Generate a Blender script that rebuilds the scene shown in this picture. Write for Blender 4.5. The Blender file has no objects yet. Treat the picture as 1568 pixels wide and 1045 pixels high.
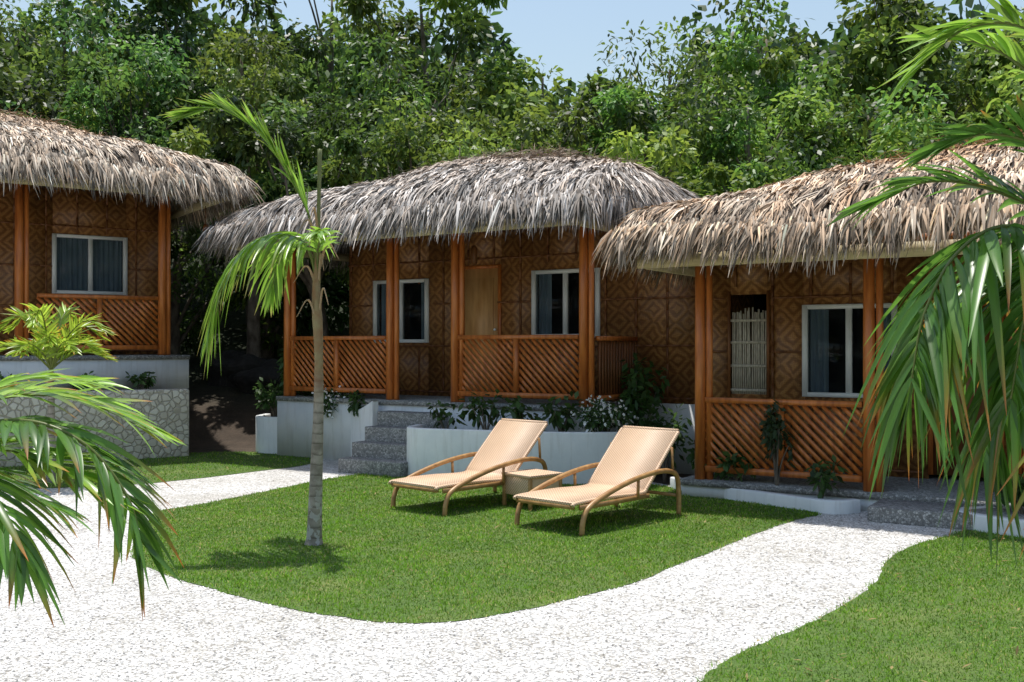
import bpy, bmesh, math, numpy as np
from mathutils import Vector, Matrix
rng=np.random.default_rng(7)
scene=bpy.context.scene
# ------------------------------------------------------------------ materials
def newmat(name):
    m=bpy.data.materials.new(name); m.use_nodes=True
    nt=m.node_tree; bs=nt.nodes['Principled BSDF']
    return m,nt,bs
def N(nt,t,**kw):
    n=nt.nodes.new(t)
    for k,v in kw.items(): setattr(n,k,v)
    return n
def math_(nt,op,a,b=None):
    n=nt.nodes.new('ShaderNodeMath'); n.operation=op
    for i,v in enumerate((a,b)):
        if v is None: continue
        if isinstance(v,(int,float)): n.inputs[i].default_value=v
        else: nt.links.new(v,n.inputs[i])
    return n.outputs[0]
def ramp(nt,fac,stops):
    r=nt.nodes.new('ShaderNodeValToRGB'); e=r.color_ramp.elements
    while len(e)<len(stops): e.new(0.5)
    for i,(p,c) in enumerate(stops):
        e[i].position=p; e[i].color=(c[0],c[1],c[2],1)
    nt.links.new(fac,r.inputs[0]); return r.outputs[0]
def mixc(nt,fac,a,b,blend='MIX'):
    n=nt.nodes.new('ShaderNodeMix'); n.data_type='RGBA'; n.blend_type=blend
    if isinstance(fac,(int,float)): n.inputs[0].default_value=fac
    else: nt.links.new(fac,n.inputs[0])
    for i,v in ((6,a),(7,b)):
        if isinstance(v,tuple): n.inputs[i].default_value=(v[0],v[1],v[2],1)
        else: nt.links.new(v,n.inputs[i])
    return n.outputs[2]
def noise(nt,scale,detail=4,vec=None,rough=.55):
    n=nt.nodes.new('ShaderNodeTexNoise'); n.inputs['Scale'].default_value=scale
    n.inputs['Detail'].default_value=detail; n.inputs['Roughness'].default_value=rough
    if vec is None:
        tc=nt.nodes.new('ShaderNodeTexCoord'); vec=tc.outputs['Object']
    nt.links.new(vec,n.inputs['Vector']); return n.outputs[0]
def bump(nt,bs,h,strength=.5,dist=.02):
    b=nt.nodes.new('ShaderNodeBump'); b.inputs['Strength'].default_value=strength
    b.inputs['Distance'].default_value=dist; nt.links.new(h,b.inputs['Height'])
    nt.links.new(b.outputs[0],bs.inputs['Normal'])
def objcoord(nt,scale=None):
    tc=nt.nodes.new('ShaderNodeTexCoord')
    if scale is None: return tc.outputs['Object']
    mp=nt.nodes.new('ShaderNodeMapping'); mp.inputs['Scale'].default_value=scale
    nt.links.new(tc.outputs['Object'],mp.inputs['Vector']); return mp.outputs[0]
def simple(name,c1,c2,scale=8,rough=.7,bs_=.3,bd=.01,vec=None,spec=.5):
    m,nt,bs=newmat(name)
    v=objcoord(nt,vec)
    f=noise(nt,scale,5,v)
    nt.links.new(ramp(nt,f,[(.3,c1),(.7,c2)]),bs.inputs['Base Color'])
    bs.inputs['Roughness'].default_value=rough; bs.inputs['Specular IOR Level'].default_value=spec
    if bs_: bump(nt,bs,f,bs_,bd)
    return m
def leafmat(name,rough=.4,trans=.3,spec=.5):
    m,nt,bs=newmat(name)
    a=N(nt,'ShaderNodeAttribute',attribute_name='Col')
    nt.links.new(a.outputs['Color'],bs.inputs['Base Color'])
    bs.inputs['Roughness'].default_value=rough; bs.inputs['Specular IOR Level'].default_value=spec
    if trans>0:
        t=N(nt,'ShaderNodeBsdfTranslucent')
        hs=N(nt,'ShaderNodeHueSaturation'); hs.inputs['Value'].default_value=2.1; hs.inputs['Hue'].default_value=.485
        nt.links.new(a.outputs['Color'],hs.inputs['Color']); nt.links.new(hs.outputs[0],t.inputs['Color'])
        mx=N(nt,'ShaderNodeMixShader'); mx.inputs[0].default_value=trans
        nt.links.new(bs.outputs[0],mx.inputs[1]); nt.links.new(t.outputs[0],mx.inputs[2])
        nt.links.new(mx.outputs[0],nt.nodes['Material Output'].inputs['Surface'])
    return m
M_leaf=leafmat('leaf',.47,.36,.42)
M_palm=leafmat('palm_leaf',.33,.34,.55)
M_grassblade=leafmat('grass_blade',.6,.3,.2)
M_thatch=leafmat('thatch_strand',.75,0,.3)
M_peb=leafmat('pebble',.85,0,.3)
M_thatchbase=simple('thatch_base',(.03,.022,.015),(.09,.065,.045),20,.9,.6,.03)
M_wood=simple('varnished_wood',(.32,.085,.019),(.64,.205,.045),3,.36,.12,.005,(6,6,.8))
M_woodd=simple('dark_wood',(.12,.042,.014),(.26,.10,.03),3,.5,.2,.005,(6,6,.8))
M_fascia=simple('bamboo_fascia',(.46,.37,.20),(.64,.54,.33),4,.6,.2,.006,(1,6,6))
M_frame=simple('white_frame',(.78,.79,.79),(.84,.85,.85),5,.4,0)
M_curt=simple('curtain',(.34,.40,.48),(.6,.65,.7),3,.9,.3,.02,(14,1,.3))
M_bark=simple('bark',(.07,.055,.04),(.24,.20,.16),9,.9,.7,.03,(1,1,.5))
M_dark=simple('unlit_interior',(.012,.01,.008),(.03,.024,.018),3,.9,0)  # near-black colour stands in for the shade inside the rooms
M_soil=simple('planter_soil',(.03,.02,.012),(.09,.06,.04),18,.95,.8,.03)
M_lwood=simple('lounger_wood',(.28,.14,.05),(.48,.28,.11),5,.4,.1,.003,(3,3,3))
M_bam=simple('bamboo_slat',(.34,.30,.24),(.66,.60,.50),10,.6,.2,.004,(6,6,1))
M_door=simple('door_wood',(.46,.22,.07),(.70,.40,.16),2.2,.45,.1,.004,(5,5,.9))
def plaster():
    m,nt,bs=newmat('white_plaster'); v=objcoord(nt)
    a=noise(nt,2.4,6,v,.6); st=noise(nt,5,5,objcoord(nt,(3,3,.35)),.6)
    c=ramp(nt,a,[(.3,(.72,.75,.76)),(.7,(.84,.85,.84))])
    c=mixc(nt,.45,c,ramp(nt,st,[(.32,(.75,.73,.69)),(.5,(1,1,1))]),'MULTIPLY')
    nt.links.new(c,bs.inputs['Base Color']); bs.inputs['Roughness'].default_value=.85
    bump(nt,bs,noise(nt,26,4,v),.25,.008); return m
M_white=plaster()
def glass():
    m,nt,bs=newmat('window_glass')
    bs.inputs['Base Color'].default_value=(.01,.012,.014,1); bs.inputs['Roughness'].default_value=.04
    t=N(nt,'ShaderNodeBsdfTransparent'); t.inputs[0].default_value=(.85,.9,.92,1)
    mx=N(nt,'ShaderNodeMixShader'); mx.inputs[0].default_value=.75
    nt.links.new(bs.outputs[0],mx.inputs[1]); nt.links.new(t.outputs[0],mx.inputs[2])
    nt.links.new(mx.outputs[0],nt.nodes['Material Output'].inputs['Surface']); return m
M_glass=glass()
def sawali():
    m,nt,bs=newmat('woven_bamboo')
    v=objcoord(nt); s=N(nt,'ShaderNodeSeparateXYZ'); nt.links.new(v,s.inputs[0])
    w=noise(nt,3.5,3,v); w2=math_(nt,'MULTIPLY',math_(nt,'SUBTRACT',w,.5),.14)
    x=math_(nt,'ADD',math_(nt,'ADD',s.outputs[0],s.outputs[1]),w2); z=math_(nt,'ADD',s.outputs[2],w2)
    def tri(a,c):
        f=math_(nt,'FRACT',math_(nt,'DIVIDE',a,c)); return math_(nt,'ABSOLUTE',math_(nt,'SUBTRACT',f,.5))
    d=math_(nt,'ADD',tri(x,.36),tri(z,.36))
    st=math_(nt,'SINE',math_(nt,'MULTIPLY',d,6.283*3.0))
    f=math_(nt,'ADD',math_(nt,'MULTIPLY',st,.5),.5)
    fine=math_(nt,'MULTIPLY',tri(x,.025),tri(z,.025))
    big=noise(nt,1.3,6,v,.65); streak=noise(nt,8,3,objcoord(nt,(1,1,6)))
    c=ramp(nt,f,[(.15,(.29,.12,.036)),(.75,(.52,.255,.085))])
    c=mixc(nt,math_(nt,'MULTIPLY',fine,2.6),c,(.18,.07,.022))
    c=mixc(nt,.85,c,ramp(nt,big,[(.3,(.42,.38,.35)),(.68,(1,1,1))]),'MULTIPLY')
    c=mixc(nt,.5,c,ramp(nt,streak,[(.35,(.6,.55,.5)),(.6,(1,1,1))]),'MULTIPLY')
    nt.links.new(c,bs.inputs['Base Color']); bs.inputs['Roughness'].default_value=.45
    bump(nt,bs,f,.4,.008); return m
M_saw=sawali()
def gravel():
    m,nt,bs=newmat('white_gravel')
    v=objcoord(nt)
    vo=N(nt,'ShaderNodeTexVoronoi'); vo.inputs['Scale'].default_value=52; nt.links.new(v,vo.inputs['Vector'])
    vo2=N(nt,'ShaderNodeTexVoronoi'); vo2.inputs['Scale'].default_value=120; nt.links.new(v,vo2.inputs['Vector'])
    sep=N(nt,'ShaderNodeSeparateColor'); nt.links.new(vo.outputs['Color'],sep.inputs[0])
    c=ramp(nt,sep.outputs[0],[(0,(.38,.37,.35)),(.25,(.63,.62,.60)),(1,(.86,.86,.85))])
    gap=ramp(nt,vo.outputs['Distance'],[(.45,(1,1,1)),(.85,(.45,.43,.40))])
    c=mixc(nt,1.0,c,gap,'MULTIPLY')
    big=noise(nt,.7,7,v,.62); c=mixc(nt,1.0,c,ramp(nt,big,[(.32,(.78,.76,.72)),(.56,(1,1,1))]),'MULTIPLY')
    med=noise(nt,9,5,v,.65); c=mixc(nt,.75,c,ramp(nt,med,[(.38,(.72,.71,.68)),(.55,(1,1,1))]),'MULTIPLY')
    nt.links.new(c,bs.inputs['Base Color']); bs.inputs['Roughness'].default_value=.9
    h=math_(nt,'ADD',math_(nt,'MULTIPLY',vo.outputs['Distance'],-1.0),math_(nt,'MULTIPLY',vo2.outputs['Distance'],-.4))
    bump(nt,bs,h,.6,.014); return m
M_gravel=gravel()
def pebble(name,scale,cols,joint,bd=.02):
    m,nt,bs=newmat(name); v=objcoord(nt)
    vo=N(nt,'ShaderNodeTexVoronoi'); vo.inputs['Scale'].default_value=scale; nt.links.new(v,vo.inputs['Vector'])
    ve=N(nt,'ShaderNodeTexVoronoi',feature='DISTANCE_TO_EDGE'); ve.inputs['Scale'].default_value=scale; nt.links.new(v,ve.inputs['Vector'])
    sep=N(nt,'ShaderNodeSeparateColor'); nt.links.new(vo.outputs['Color'],sep.inputs[0])
    c=ramp(nt,sep.outputs[0],[(0,cols[0]),(.5,cols[1]),(1,cols[2])])
    f=ramp(nt,ve.outputs['Distance'],[(.02,(0,0,0)),(.12,(1,1,1))])
    c=mixc(nt,f,joint,c)
    nt.links.new(c,bs.inputs['Base Color']); bs.inputs['Roughness'].default_value=.8
    bump(nt,bs,f,.7,bd); return m
M_pebble=pebble('pebble_concrete',45,((.17,.17,.165),(.33,.33,.32),(.56,.55,.53)),(.21,.205,.195),.01)
M_stone=pebble('stone_wall',10,((.58,.53,.44),(.68,.63,.53),(.78,.74,.64)),(.46,.41,.33),.02)
M_rock=simple('rock',(.012,.011,.010),(.05,.046,.042),2.5,.95,.9,.1)
def groundmat():
    m,nt,bs=newmat('dirt'); v=objcoord(nt)
    a=noise(nt,1.3,8,v,.7); b=noise(nt,22,4,v)
    c=ramp(nt,a,[(.3,(.022,.016,.010)),(.55,(.06,.042,.028)),(.75,(.10,.075,.05))])
    s=N(nt,'ShaderNodeSeparateXYZ'); nt.links.new(v,s.inputs[0])
    far_dark=N(nt,'ShaderNodeMapRange'); far_dark.inputs[1].default_value=18.5; far_dark.inputs[2].default_value=21
    nt.links.new(s.outputs[1],far_dark.inputs[0])
    c=mixc(nt,far_dark.outputs[0],c,ramp(nt,b,[(.35,(.008,.012,.005)),(.7,(.03,.045,.014))]))  # far slope coloured dark so gaps between trees read as shade
    nt.links.new(c,bs.inputs['Base Color']); bs.inputs['Roughness'].default_value=.95
    bump(nt,bs,a,.9,.12); return m
M_ground=groundmat()
def lawnmat():
    m,nt,bs=newmat('lawn_turf'); v=objcoord(nt)
    a=noise(nt,1.1,5,v); b=noise(nt,60,3,v)
    c=ramp(nt,b,[(.3,(.035,.07,.010)),(.7,(.10,.18,.025))])
    c=mixc(nt,ramp(nt,a,[(.5,(0,0,0)),(.75,(.6,.6,.6))]),c,(.19,.21,.06))
    nt.links.new(c,bs.inputs['Base Color']); bs.inputs['Roughness'].default_value=.9
    bump(nt,bs,b,.5,.01); return m
M_lawn=lawnmat()
def wicker():
    m,nt,bs=newmat('wicker'); v=objcoord(nt); s=N(nt,'ShaderNodeSeparateXYZ'); nt.links.new(v,s.inputs[0])
    sx=math_(nt,'SINE',math_(nt,'MULTIPLY',math_(nt,'ADD',s.outputs[0],s.outputs[2]),190)); sy=math_(nt,'SINE',math_(nt,'MULTIPLY',s.outputs[1],190))
    h=math_(nt,'MULTIPLY',sx,sy); f=math_(nt,'ADD',math_(nt,'MULTIPLY',h,.5),.5)
    n=noise(nt,3,3,v)
    c=ramp(nt,f,[(.1,(.46,.28,.17)),(.6,(.78,.57,.39))])
    c=mixc(nt,.5,c,ramp(nt,n,[(.3,(.8,.75,.7)),(.7,(1,1,1))]),'MULTIPLY')
    nt.links.new(c,bs.inputs['Base Color']); bs.inputs['Roughness'].default_value=.5
    bump(nt,bs,f,.6,.004); return m
M_wick=wicker()
def trunkmat():
    m,nt,bs=newmat('palm_trunk'); v=objcoord(nt); s=N(nt,'ShaderNodeSeparateXYZ'); nt.links.new(v,s.inputs[0])
    n=noise(nt,9,4,v); n2=noise(nt,14,3,v)
    z=math_(nt,'ADD',s.outputs[2],math_(nt,'MULTIPLY',n,.05))
    r=math_(nt,'FRACT',math_(nt,'MULTIPLY',z,11))
    c=ramp(nt,n,[(.3,(.17,.15,.12)),(.7,(.38,.35,.30))])
    c=mixc(nt,1.0,c,ramp(nt,r,[(0,(.4,.37,.33)),(.25,(1,1,1))]),'MULTIPLY')
    lo=N(nt,'ShaderNodeMapRange'); lo.inputs[1].default_value=.7; lo.inputs[2].default_value=.2; nt.links.new(s.outputs[2],lo.inputs[0])
    blot=math_(nt,'MULTIPLY',math_(nt,'GREATER_THAN',n2,.53),lo.outputs[0])
    c=mixc(nt,math_(nt,'MULTIPLY',blot,.7),c,(.5,.5,.48))
    hi=N(nt,'ShaderNodeMapRange'); hi.inputs[1].default_value=1.2; hi.inputs[2].default_value=1.55; nt.links.new(s.outputs[2],hi.inputs[0])
    c=mixc(nt,hi.outputs[0],c,ramp(nt,n,[(.35,(.22,.11,.05)),(.7,(.27,.23,.12))]))
    nt.links.new(c,bs.inputs['Base Color']); bs.inputs['Roughness'].default_value=.8
    bump(nt,bs,r,.5,.01); return m
M_trunk=trunkmat()
# ------------------------------------------------------------------ mesh tools
def cr(pts,n=8):
    P=np.array(pts,float); P=np.vstack([2*P[0]-P[1],P,2*P[-1]-P[-2]]); out=[]
    for i in range(1,len(P)-2):
        for j in range(n):
            t=j/n; a,b,c,d=P[i-1],P[i],P[i+1],P[i+2]
            out.append(.5*((2*b)+(c-a)*t+(2*a-5*b+4*c-d)*t*t+(-a+3*b-3*c+d)*t**3))
    out.append(P[-2]); return np.array(out)
def nrm(a): return a/np.maximum(np.linalg.norm(a,axis=-1,keepdims=True),1e-9)
class MB:
    def __init__(s): s.v=[];s.f=[];s.m=[];s.c=[];s.n=0;s.mats=[]
    def mi(s,mat):
        if mat not in s.mats: s.mats.append(mat)
        return s.mats.index(mat)
    def add(s,V,F,mat,C=None):
        V=np.asarray(V,float).reshape(-1,3); F=np.asarray(F,int)
        s.v.append(V); s.f.append(F+s.n); s.m.append(np.full(len(F),s.mi(mat)))
        s.c.append(np.ones((len(V),3))*.3 if C is None else np.asarray(C)); s.n+=len(V)
    def box(s,lo,hi,mat,bev=0):
        x0,y0,z0=lo;x1,y1,z1=hi
        V=[(x0,y0,z0),(x1,y0,z0),(x1,y1,z0),(x0,y1,z0),(x0,y0,z1),(x1,y0,z1),(x1,y1,z1),(x0,y1,z1)]
        F=[(0,3,2,1),(4,5,6,7),(0,1,5,4),(1,2,6,5),(2,3,7,6),(3,0,4,7)]
        s.add(V,F,mat)
    def beam(s,a,b,w,h,mat,up=(0,0,1)):
        a=np.array(a,float);b=np.array(b,float);d=nrm(b-a);sd=nrm(np.cross(d,np.array(up,float)));u=np.cross(sd,d)
        V=[]
        for p in (a,b):
            for i,j in ((-1,-1),(1,-1),(1,1),(-1,1)): V.append(p+sd*i*w/2+u*j*h/2)
        s.add(V,[(0,3,2,1),(4,5,6,7),(0,1,5,4),(1,2,6,5),(2,3,7,6),(3,0,4,7)],mat)
    def tube(s,pts,r,mat,k=10,col=None):
        P=np.array(pts,float); n=len(P); r=np.interp(np.linspace(0,1,n),np.linspace(0,1,len(np.atleast_1d(r))),np.atleast_1d(r))
        T=nrm(np.gradient(P,axis=0)); ref=np.array([0,0,1.]) if abs(T[0][2])<.9 else np.array([0,1.,0])
        V=[];
        for i in range(n):
            a=nrm(np.cross(T[i],ref)); b=np.cross(a,T[i]); ref=b
            for j in range(k):
                an=2*math.pi*j/k; V.append(P[i]+r[i]*(math.cos(an)*a+math.sin(an)*b))
        F=[]
        for i in range(n-1):
            for j in range(k):
                F.append((i*k+j,i*k+(j+1)%k,(i+1)*k+(j+1)%k,(i+1)*k+j))
        V.append(P[0]);V.append(P[-1]); c0=n*k;c1=c0+1
        FT=[]
        for j in range(0,k): 
            FT.append((c0,(j+1)%k,j)); FT.append((c1,(n-1)*k+j,(n-1)*k+(j+1)%k))
        C=None if col is None else np.tile(col,(len(V),1))
        s.add(V,F,mat,C)
        s.f.append(np.array(FT,int)+s.n-len(V)); s.m.append(np.full(len(FT),s.mi(mat)))
    def strips(s,P,D,S,L,W,G,prof,mat,C,C2=None):
        n=len(P);k=len(prof)-1; L=np.broadcast_to(L,(n,))[:,None]; W=np.broadcast_to(W,(n,))[:,None]
        V=np.zeros((n,k+1,2,3)); CC=np.zeros((n,k+1,2,3))
        for j in range(k+1):
            t=j/k; c=P+D*L*t+G*L*t*t
            V[:,j,0]=c-S*W*prof[j]; V[:,j,1]=c+S*W*prof[j]
            col=C if C2 is None else C*(1-t**2.5)+C2*t**2.5
            CC[:,j,0]=col;CC[:,j,1]=col
        base=np.arange(n)*(2*(k+1)); F=[]
        for j in range(k):
            o=base+2*j; F.append(np.stack([o,o+1,o+3,o+2],1))
        s.add(V.reshape(-1,3),np.concatenate(F),mat,CC.reshape(-1,3))
    def vstrips(s,P,D,S,Nv,L,W,G,prof,mat,C,C2):
        n=len(P);k=len(prof)-1; L=np.broadcast_to(L,(n,))[:,None]; W=np.broadcast_to(W,(n,))[:,None]
        V=np.zeros((n,k+1,3,3)); CC=np.zeros((n,k+1,3,3))
        for j in range(k+1):
            t=j/k; c=P+D*L*t+G*L*t*t
            V[:,j,0]=c-S*W*prof[j]; V[:,j,1]=c-Nv*W*prof[j]*.45; V[:,j,2]=c+S*W*prof[j]
            col=C*(1-t**6)+C2*t**6
            CC[:,j,0]=col*.9;CC[:,j,1]=col*1.25;CC[:,j,2]=col
        base=np.arange(n)*(3*(k+1)); F=[]
        for j in range(k):
            o=base+3*j; F.append(np.stack([o,o+1,o+4,o+3],1)); F.append(np.stack([o+1,o+2,o+5,o+4],1))
        s.add(V.reshape(-1,3),np.concatenate(F),mat,CC.reshape(-1,3))
    def build(s,name,parent=None,smooth=False,bevel=0):
        me=bpy.data.meshes.new(name); V=np.concatenate(s.v)
        loops=np.concatenate([f.ravel() for f in s.f]); tot=np.concatenate([np.full(len(f),f.shape[1]) for f in s.f])
        st=np.concatenate([[0],np.cumsum(tot)[:-1]])
        me.vertices.add(len(V)); me.vertices.foreach_set('co',V.ravel().astype(np.float32))
        me.loops.add(len(loops)); me.loops.foreach_set('vertex_index',loops.astype(np.int32))
        me.polygons.add(len(tot)); me.polygons.foreach_set('loop_start',st.astype(np.int32)); me.polygons.foreach_set('loop_total',tot.astype(np.int32))
        me.polygons.foreach_set('material_index',np.concatenate(s.m).astype(np.int32))
        if smooth: me.polygons.foreach_set('use_smooth',np.ones(len(tot),bool))
        for m in s.mats: me.materials.append(m)
        me.update(calc_edges=True)
        C=np.concatenate(s.c); C=np.hstack([np.clip(C,0,1),np.ones((len(C),1))])
        at=me.color_attributes.new('Col','FLOAT_COLOR','POINT'); at.data.foreach_set('color',C.ravel().astype(np.float32))
        ob=bpy.data.objects.new(name,me); scene.collection.objects.link(ob)
        if parent: ob.parent=parent
        if bevel:
            b=ob.modifiers.new('bev','BEVEL'); b.width=bevel; b.segments=2; b.limit_method='ANGLE'
        return ob
def empty(name,loc=(0,0,0),rz=0):
    e=bpy.data.objects.new(name,None); scene.collection.objects.link(e); e.location=loc; e.rotation_euler=(0,0,rz); e.empty_display_size=.2; return e
def rnd(n,s=1): return rng.normal(0,s,(n,3))
# ------------------------------------------------------------------ terrain
def gh(x,y):
    x=np.asarray(x,float);y=np.asarray(y,float)
    return np.where(y>17,.30*(np.minimum(y,62)-17),0)*np.clip((y-17)/1.0,0,1)+np.where(y>17.5,.10*np.sin(x*1.3+y)*np.cos(y*1.7-x*.4),0)
xs=np.concatenate([np.linspace(-400,-30,12),np.linspace(-28,28,90),np.linspace(30,400,12)])
ys=np.concatenate([np.linspace(-200,0,8),np.linspace(4,70,130),np.linspace(80,600,12)])
X,Y=np.meshgrid(xs,ys); Z=gh(X,Y); nx=len(xs)
idx=np.arange(len(xs)*len(ys)).reshape(len(ys),nx)
F=np.stack([idx[:-1,:-1],idx[:-1,1:],idx[1:,1:],idx[1:,:-1]],-1).reshape(-1,4)
b=MB(); b.add(np.stack([X,Y,Z],-1).reshape(-1,3),F,M_ground); b.build('ground',smooth=True)
def sheet(name,poly,z,mat):
    me=bpy.data.meshes.new(name); me.from_pydata([(p[0],p[1],z) for p in poly],[],[tuple(range(len(poly)))]); me.materials.append(mat)
    bm=bmesh.new(); bm.from_mesh(me); bmesh.ops.triangulate(bm,faces=bm.faces[:]); bmesh.ops.recalc_face_normals(bm,faces=bm.faces[:])
    for f in bm.faces:
        if f.normal.z<0: f.normal_flip()
    bm.to_mesh(me); bm.free()
    ob=bpy.data.objects.new(name,me); scene.collection.objects.link(ob); return ob
def closed(pts,n=6):
    P=np.array(pts,float); m=len(P); out=[]
    for i in range(m):
        a,b_,c,d=P[i-1],P[i],P[(i+1)%m],P[(i+2)%m]
        for j in range(n):
            t=j/n; out.append(.5*((2*b_)+(c-a)*t+(2*a-5*b_+4*c-d)*t*t+(-a+3*b_-3*c+d)*t**3))
    out=np.array(out); return out+rng.normal(0,.009,out.shape)
gpoly=np.array([(-14,-3),(9,-3),(9,10.6),(3.3,11.3),(2,12.8),(1.5,13.6),(-1.2,15.0),(-2.6,15.7),(-3,15.9),(-14,15.9)],float)
sheet('gravel_path',[tuple(p) for p in gpoly],.004,M_gravel)
island=closed([(-3.73,10.76),(-3.45,9.6),(-3.17,8.58),(-2.76,7.95),(-2.12,7.32),(-1.44,6.78),(-.76,6.46),(-.35,6.5),(.07,6.76),(.53,7.18),(.95,7.62),(1.62,8.58),(2.21,9.46),(2.86,10.28),(3.2,10.72),(2.7,11.5),(2.10,12.36),(1.42,13.2),(.5,13.0),(-.6,13.4),(-1.37,13.9),(-1.85,14.1),(-2.42,13.4),(-2.99,12.2),(-3.46,11.2)])
rlawn=closed([(.85,5.0),(.99,5.33),(1.13,5.6),(1.48,6.03),(1.94,6.53),(2.47,7.22),(2.77,7.73),(3.03,8.3),(3.42,8.85),(3.99,9.4),(4.45,9.75),(5.2,9.2),(7.5,8.2),(8,5),(7,2.5),(4,2.5),(1.2,3.0)])
llawn=closed([(-12,11.9),(-8.5,12.2),(-6.2,12.47),(-4.9,12.8),(-4.2,13.4),(-3.5,14.3),(-2.98,15.1),(-3.1,16.2),(-4.3,16.8),(-5.2,16.7),(-7.2,15.4),(-9,14.2),(-12,12.9)],4)
def inpoly(P,poly):
    x,y=P[:,0],P[:,1]; ins=np.zeros(len(P),bool); n=len(poly)
    for i in range(n):
        x0,y0=poly[i];x1,y1=poly[(i+1)%n]
        if y0==y1: continue
        c=((y0>y)!=(y1>y))&(x<(x1-x0)*(y-y0)/(y1-y0)+x0); ins^=c
    return ins
def lawn(name,poly,n):
    p=sheet(name,[tuple(q) for q in poly],.009,M_lawn)
    lo=poly.min(0);hi=poly.max(0)
    P=rng.uniform(lo,hi,(n,2)); P=P[inpoly(P,poly)]
    keep=rng.random(len(P))<np.clip(9/np.maximum(P[:,1],1),0,1)**1.2; vis=(np.abs(P[:,0])<P[:,1]*.62+.8)&(P[:,1]>3.8); P=P[keep&vis]; n=len(P)
    P=P+rng.normal(0,.02,(n,2))
    P3=np.column_stack([P,np.full(n,.008)])
    D=nrm(np.column_stack([rng.normal(0,.6,(n,2)),np.ones(n)])); a=rng.uniform(0,math.pi,n)
    S=np.column_stack([np.cos(a),np.sin(a),np.zeros(n)])
    patch=.5+.5*np.sin(P[:,0]*1.9+np.sin(P[:,1]*1.7)*1.5)*np.cos(P[:,1]*2.3+P[:,0]*.6)
    pf=.5+.5*np.sin(P[:,0]*7+2*np.sin(P[:,1]*5))*np.sin(P[:,1]*8.1+1.5*np.sin(P[:,0]*3))
    pf=.6*pf+.4*(.5+.5*np.sin(P[:,0]*17+3*np.sin(P[:,1]*11))*np.sin(P[:,1]*19+2*np.sin(P[:,0]*9)))
    r=rng.random(n)
    C=np.array([.135,.285,.022])*(.45+.9*r[:,None])*(.55+.7*pf[:,None])
    dry=(rng.random(n)<.05+.26*patch*pf)[:,None]; C=np.where(dry,np.array([.40,.40,.14])*(.7+.5*r[:,None]),C)
    b=MB(); b.strips(P3,D,S,rng.uniform(.014,.038,n)*(.5+.9*pf),rng.uniform(.0024,.0045,n)*(P[:,1]/8)**.6,np.tile([0,0,-.15],(n,1)),[1,.75,.1],M_grassblade,C)
    q=P[rng.integers(0,n,200)]; m=len(q)
    b.strips(np.column_stack([q,np.full(m,.035)]),nrm(np.column_stack([rng.normal(0,1,(m,2)),rng.normal(.1,.15,m)])),nrm(np.column_stack([rng.normal(0,1,(m,2)),np.zeros(m)])),rng.uniform(.03,.08,m),.009,np.tile([0,0,-.1],(m,1)),[.3,1,.1],M_grassblade,np.array([.35,.27,.12])*rng.uniform(.4,1.1,(m,1)))
    b.build('grass_blades',p)
lawn('lawn',island,240000); lawn('lawn.001',rlawn,220000); lawn('lawn.002',llawn,90000)
n=60000; y=4.6+rng.random(n)**1.5*6.5; x=rng.uniform(-.62,.62,n)*y; P=np.stack([x,y],-1)
P=P[inpoly(P,gpoly)&~inpoly(P,island)&~inpoly(P,rlawn)&~inpoly(P,llawn)]; n=len(P); r=rng.uniform(.004,.0095,n)[:,None]
ce=np.column_stack([P,np.full(n,.006)]); an=rng.uniform(0,6.28,n)
ax=np.column_stack([np.cos(an),np.sin(an),np.zeros(n)]); ay=np.column_stack([-np.sin(an),np.cos(an),np.zeros(n)])
V=np.stack([ce+ax*r*1.3,ce+ay*r,ce-ax*r*1.2,ce-ay*r*.9,ce+np.array([0,0,1.])*r*.8],1).reshape(-1,3); o=np.arange(n)*5
F=np.concatenate([np.stack([o+i,o+(i+1)%4,o+4],1) for i in range(4)]); g=rng.uniform(.42,.9,n); g=np.where(rng.random(n)<.12,g*.4,g)
b=MB(); b.add(V,F,M_peb,np.repeat(g[:,None]*np.array([1,.99,.97]),5,0)); b.build('pebbles')
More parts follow.
